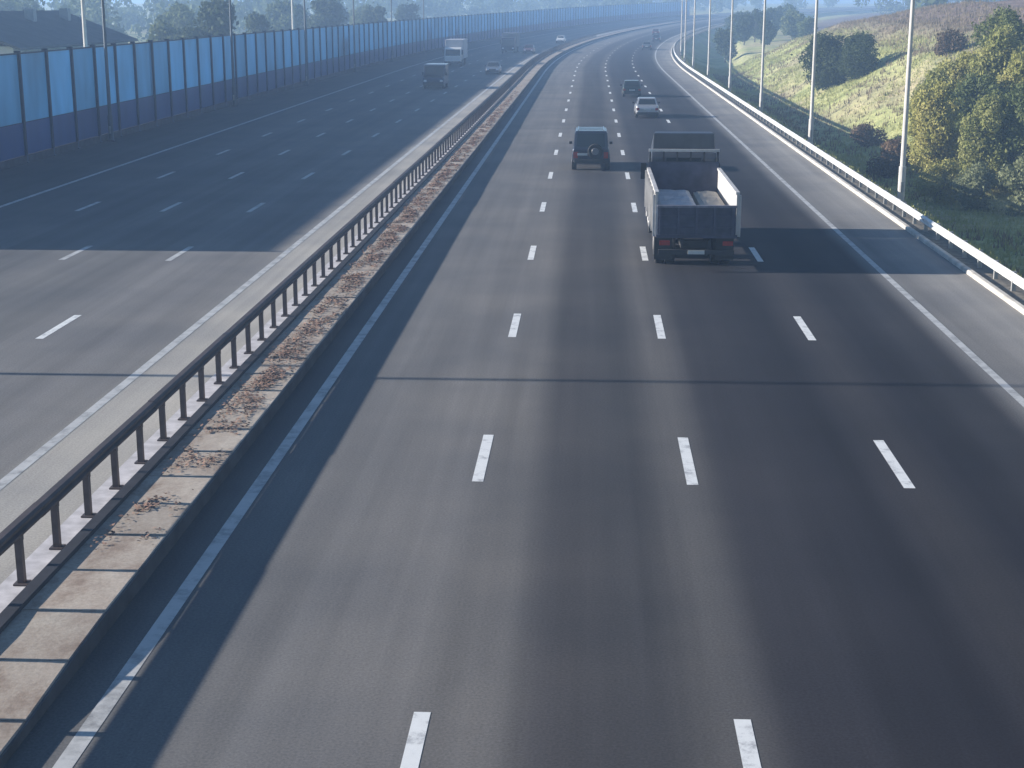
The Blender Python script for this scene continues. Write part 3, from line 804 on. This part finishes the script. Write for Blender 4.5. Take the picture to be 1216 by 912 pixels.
L_yel = leaf_mat('leaves_yellow_green', (0.26, 0.28, 0.08), (0.44, 0.41, 0.16))
L_grn = leaf_mat('leaves_mid_green', (0.085, 0.12, 0.045), (0.17, 0.20, 0.08))
L_dk = leaf_mat('leaves_dark_green', (0.035, 0.055, 0.025), (0.075, 0.10, 0.04))
L_gry = leaf_mat('leaves_grey_green', (0.19, 0.205, 0.10), (0.33, 0.34, 0.19))
L_brn = leaf_mat('leaves_brown', (0.11, 0.075, 0.05), (0.20, 0.14, 0.09))
def plant(name, kind, t, off, sc, label, cat, group, sz=None, dz=-0.1):
    r = empty(name); place(r, t, off, terrain(t, off) + dz); r.rotation_euler.z += random.uniform(0, 6.28)
    r.scale = (sc, sc, sz or sc)
    obj('crown', kind[0], r); obj('trunk', kind[1], r)
    return tag(r, label, cat, group)
tall = [make_kind(L_yel, rand_lobes(31 + i, 8.0, 2.2, 0.6, 19, 1.35), 15000, 0.125, 6.0, 0.14, 5 + i, 0.35, 1.6) for i in range(2)]
tallg = make_kind(L_grn, rand_lobes(41, 8.0, 2.6, 0.8, 19, 1.2), 15000, 0.13, 6.0, 0.16, 8, 0.35, 1.3)
shrub_g = make_kind(L_gry, rand_lobes(51, 3.2, 1.9, 0.2, 13), 9000, 0.10, 2.0, 0.09, 11, 0.4)
shrub_y = make_kind(L_yel, rand_lobes(52, 3.4, 1.8, 0.2, 13), 9000, 0.10, 2.0, 0.09, 12, 0.4)
shrub_b = make_kind(L_brn, rand_lobes(53, 1.6, 1.5, 0.1, 9), 3500, 0.10, 1.0, 0.05, 13, 0.4)
bush_d = make_kind(L_dk, rand_lobes(54, 5.6, 3.4, 0.3, 16), 14000, 0.15, 3.6, 0.16, 14, 0.45)
GT = 'trees and shrubs on the right slope'
for i, (kd, t, x, s, sz, lb) in enumerate([
    (tall[0], 101, 22.3, .86, .90, 'tall yellow-green tree on the right slope, leftmost of its thicket'),
    (tall[1], 97, 24.4, .80, .82, 'slender yellow-green tree second from the left in the right-hand thicket'),
    (tallg, 104, 26.0, .95, .92, 'mid green tree in the centre of the right-hand thicket'),
    (tall[0], 109, 24.2, .9, .92, 'yellow-green tree behind the leftmost tree of the right-hand thicket'),
    (tallg, 97, 27.0, .85, .9, 'dark shaded green tree at the right edge of the photo'),
    (tall[1], 112, 29.3, 1.05, 1.0, 'tall yellow-green tree at the top right corner behind the thicket'),
    (tallg, 120, 31.5, 1.0, .95, 'green tree on the upper slope behind the right-hand thicket'),
    (tall[0], 114, 26.8, .95, .98, 'yellow-green tree in the middle of the rear row of the right thicket'),
    (tall[1], 104, 28.6, .9, .95, 'yellow-green tree at the photo edge behind the dark shaded green tree'),
]):
    plant('slope_tree', kd, t, x, s, lb, 'tree', GT, sz)
for kd, t, x, s, lb in [
    (shrub_g, 91, 25.4, 1.05, 'grey-green shrub at the foot of the right-hand thicket by the photo edge'),
    (shrub_g, 92.5, 23.4, .85, 'grey-green shrub in front of the slender yellow-green tree'),
    (shrub_y, 95, 21.6, .8, 'yellow-green shrub at the left foot of the right-hand thicket'),
    (shrub_y, 99, 26.6, 1.0, 'yellow-green shrub in the middle of the right-hand thicket'),
    (shrub_g, 85, 26.8, .7, 'small grey-green shrub low at the right photo edge'),
    (shrub_b, 108, 20.6, 1.0, 'low brown shrub left of the thicket beside the nearest right lamp post'),
    (shrub_b, 114, 22.8, 1.15, 'low brown shrub behind the nearest right lamp post'),
    (shrub_b, 128, 23.0, 1.1, 'low brown shrub midway up the ditch between the first two right lamp posts'),
    (shrub_g, 133, 29.0, .7, 'small grey-green shrub on the open grass slope'),
    (shrub_b, 150, 34.0, 1.3, 'brown shrub high on the grass slope near the top of the photo'),
]:
    plant('shrub', kd, t, x, s, lb, 'shrub', 'shrubs on the right slope')
for t, x, s, lb in [(168, 25.6, 1.0, 'dark rounded bush on the bright grass slope beside the second right lamp post'),
                    (164, 28.2, .8, 'smaller dark bush touching the rounded bush on the bright slope')]:
    plant('round_bush', bush_d, t, x, s, lb, 'bush', 'dark bushes on the bright slope')
# woods past the end of the right slope
woodk = [make_kind(L_dk, rand_lobes(61 + i, 9.0, 3.4, 1.2, 15), 3800, 0.34, 6.0, 0.2, 20 + i, 0.45) for i in range(2)] + [make_kind(L_grn, rand_lobes(66, 8.0, 3.6, 1.0, 14), 3800, 0.34, 5.5, 0.2, 23, 0.45)]
q = random.Random(3)
def order_labels(items, text):
    inv = cam.matrix_basis.inverted()
    def sx(o):
        c = inv @ Vector(o.location); return c.x / -c.z
    names = ['first', 'second', 'third', 'fourth', 'fifth', 'sixth', 'seventh', 'eighth', 'ninth', 'tenth', 'eleventh', 'twelfth', 'thirteenth', 'fourteenth', 'fifteenth', 'sixteenth', 'seventeenth', 'eighteenth', 'nineteenth', 'twentieth', 'twenty-first', 'twenty-second']
    for i, o in enumerate(sorted(items, key=sx)): o['label'] = text % names[i]
GW = 'trees in the haze beyond the right slope'
its = []
for i in range(14):
    t = 300 + i * 13 + q.uniform(-4, 4); x = q.uniform(17, 26) + (i % 3) * 7
    its.append(plant('hazy_tree', woodk[i % 3], t, x, q.uniform(.6, .9), '', 'tree', GW))
order_labels(its, 'hazy dark green tree beyond the bright right slope, %s from the left')
GL = 'trees behind the blue noise barrier'
its = []
for i in range(20):
    t = 108 + i * 13 + q.uniform(-4, 4); x = -q.uniform(42, 60) - (i % 3) * 8
    if t < 168: x -= 26
    hmax = 0.285 * (-x - 11.5)
    its.append(plant('barrier_tree', woodk[(i * 2) % 3], t, x, min(q.uniform(.8, 1.15), hmax / 9.0), '', 'tree', GL))
order_labels(its, 'hazy green tree rising behind the blue noise barrier, %s from the left')
# the far wood that closes the horizon: reads as one mass
lob = []
for i in range(620):
    t = q.uniform(200, 1000); side = q.random() < 0.62
    x = -q.uniform(95, 170) if side else q.uniform(60, 240)
    if not side and t < 330: continue
    if t > 650 and q.random() < .5: x = math.copysign(q.uniform(40, 120), x)
    px_, py_, pz_ = path(t, x, terrain(t, x))
    s_ = q.uniform(2.2, 4.6)
    lob.append((px_, py_, pz_ + q.uniform(1.5, 8.5), s_, s_, s_ * q.uniform(.8, 1.25)))
fw = stuff(obj('far_wood', crown_mesh('far_wood', L_grn, lob, 70000, 0.85, 0.35)))
fw['label'] = 'far-off wood fading into blue haze along the horizon'; fw['category'] = 'wood'

# warehouse behind the barrier
wh = tag(empty('warehouse', path(132, -50.5, -0.6)), 'long low warehouse with pale wall and dark roof behind the blue barrier', 'building')
M_wall = simple('warehouse_wall', (0.50, 0.50, 0.46), 0.85, vary=0.15, scale=0.8)
M_roof = simple('warehouse_roof', (0.085, 0.09, 0.10), 0.8, vary=0.2, scale=1.0)
MB().box(-7, 6, -14, 16, 0, 5.6).build('wall', M_wall, wh)
rf = MB().loft([[(6.8, y, 5.3), (6.8, y, 5.5), (-0.5, y, 8.2), (-7.8, y, 5.5), (-7.8, y, 5.3), (-0.5, y, 7.9)] for y in (-14.6, 16.6)]).build('roof', M_roof, wh)
for y in (-8, 2, 11): MB().box(1.2, 2.0, y, y + .8, 6.8, 8.4).build('roof_vent', M_head, rf)
for k in range(7):
    wnd = MB().box(6.0, 6.05, -12 + k * 4, -10 + k * 4, 3.9, 4.9).build('window', M_glass, wh)
    MB().box(6.0, 6.08, -12.1 + k * 4, -9.9 + k * 4, 3.78, 3.9).build('sill', M_wall, wnd)
# pale poles behind the barrier
for t, x, lb in ((104, -34.2, 'pale concrete utility pole behind the barrier near the left edge'), (177, -34.0, 'pale concrete utility pole behind the middle of the barrier')):
    up = tag(place(empty('utility_pole'), t, x, terrain(t, x)), lb, 'pole', 'utility poles behind the barrier')
    MB().tube((0, 0, -.5), (0, 0, 11), .17, .11, 10).build('pole', M_lamp, up)
    MB().box(-.9, .9, -.05, .05, 10.2, 10.32).build('crossarm', M_lampd, up)
    for xx in (-.75, 0, .75): MB().tube((xx, 0, 10.32), (xx, 0, 10.52), .05, .03, 8).build('insulator', M_white, up)

# grass and weeds on the right slope
def blades(name, mat, n, cond, h, w, label):
    vs, fs = [], []
    k = 0
    while k < n:
        t = 40 + 230 * random.random(); o = 13.2 + 40 * random.random()
        if not cond(t, o, noise.noise(Vector((o * 0.12, t * 0.09, 7.7)))): continue
        base = Vector(path(t, o, terrain(t, o) - 0.03))
        for _ in range(4):
            a = random.random() * 6.28; hh = h * random.uniform(.5, 1.3); ww = w * random.uniform(.6, 1.3)
            b = base + Vector((random.uniform(-.25, .25), random.uniform(-.25, .25), 0))
            u = Vector((math.cos(a), math.sin(a), 0)) * ww
            tip = b + Vector((random.uniform(-.4, .4) * hh, random.uniform(-.4, .4) * hh, hh))
            i = len(vs); vs += [b - u, b + u, tip]; fs.append((i, i + 1, i + 2))
        k += 1
    m = bpy.data.meshes.new(name); m.from_pydata(vs, [], fs); m.materials.append(mat)
    o = stuff(obj(name, m)); o['label'] = label; o['category'] = 'grass'
    return o
G_grn = leaf_mat('grass_green', (0.27, 0.30, 0.11), (0.46, 0.46, 0.23), 0.3)
G_dry = leaf_mat('grass_dry', (0.20, 0.15, 0.10), (0.34, 0.27, 0.19), 0.3)
blades('grass', G_grn, 17000, lambda t, o, n: o < 37 and n > -0.15, 0.28, 0.05, 'green grass covering the bank and slope beside the right verge')
blades('dry_weeds', G_dry, 11000, lambda t, o, n: (o > 33 or n < -0.05) and o > 18, 0.42, 0.05, 'brown dry weeds covering the upper part of the right slope')

# ------------------------------------------------------------------ haze
mn = [1e9] * 3; mx = [-1e9] * 3
for v_ in ground.data.vertices:
    for i in range(3): mn[i] = min(mn[i], v_.co[i]); mx[i] = max(mx[i], v_.co[i])
hz = MB().box(mn[0] - 40, mx[0] + 40, mn[1] - 40, mx[1] + 40, mn[2] - 1.0, 34.0)
hm = bpy.data.materials.new('haze'); hm.use_nodes = True
hn = hm.node_tree; hn.nodes.remove(hn.nodes['Principled BSDF'])
pv = hn.nodes.new('ShaderNodeVolumePrincipled')
pv.inputs['Color'].default_value = (0.44, 0.66, 1.0, 1)
pv.inputs['Density'].default_value = 0.0013
pv.inputs['Anisotropy'].default_value = 0.2
hn.links.new(pv.outputs[0], hn.nodes['Material Output'].inputs['Volume'])
stuff(hz.build('haze', hm))
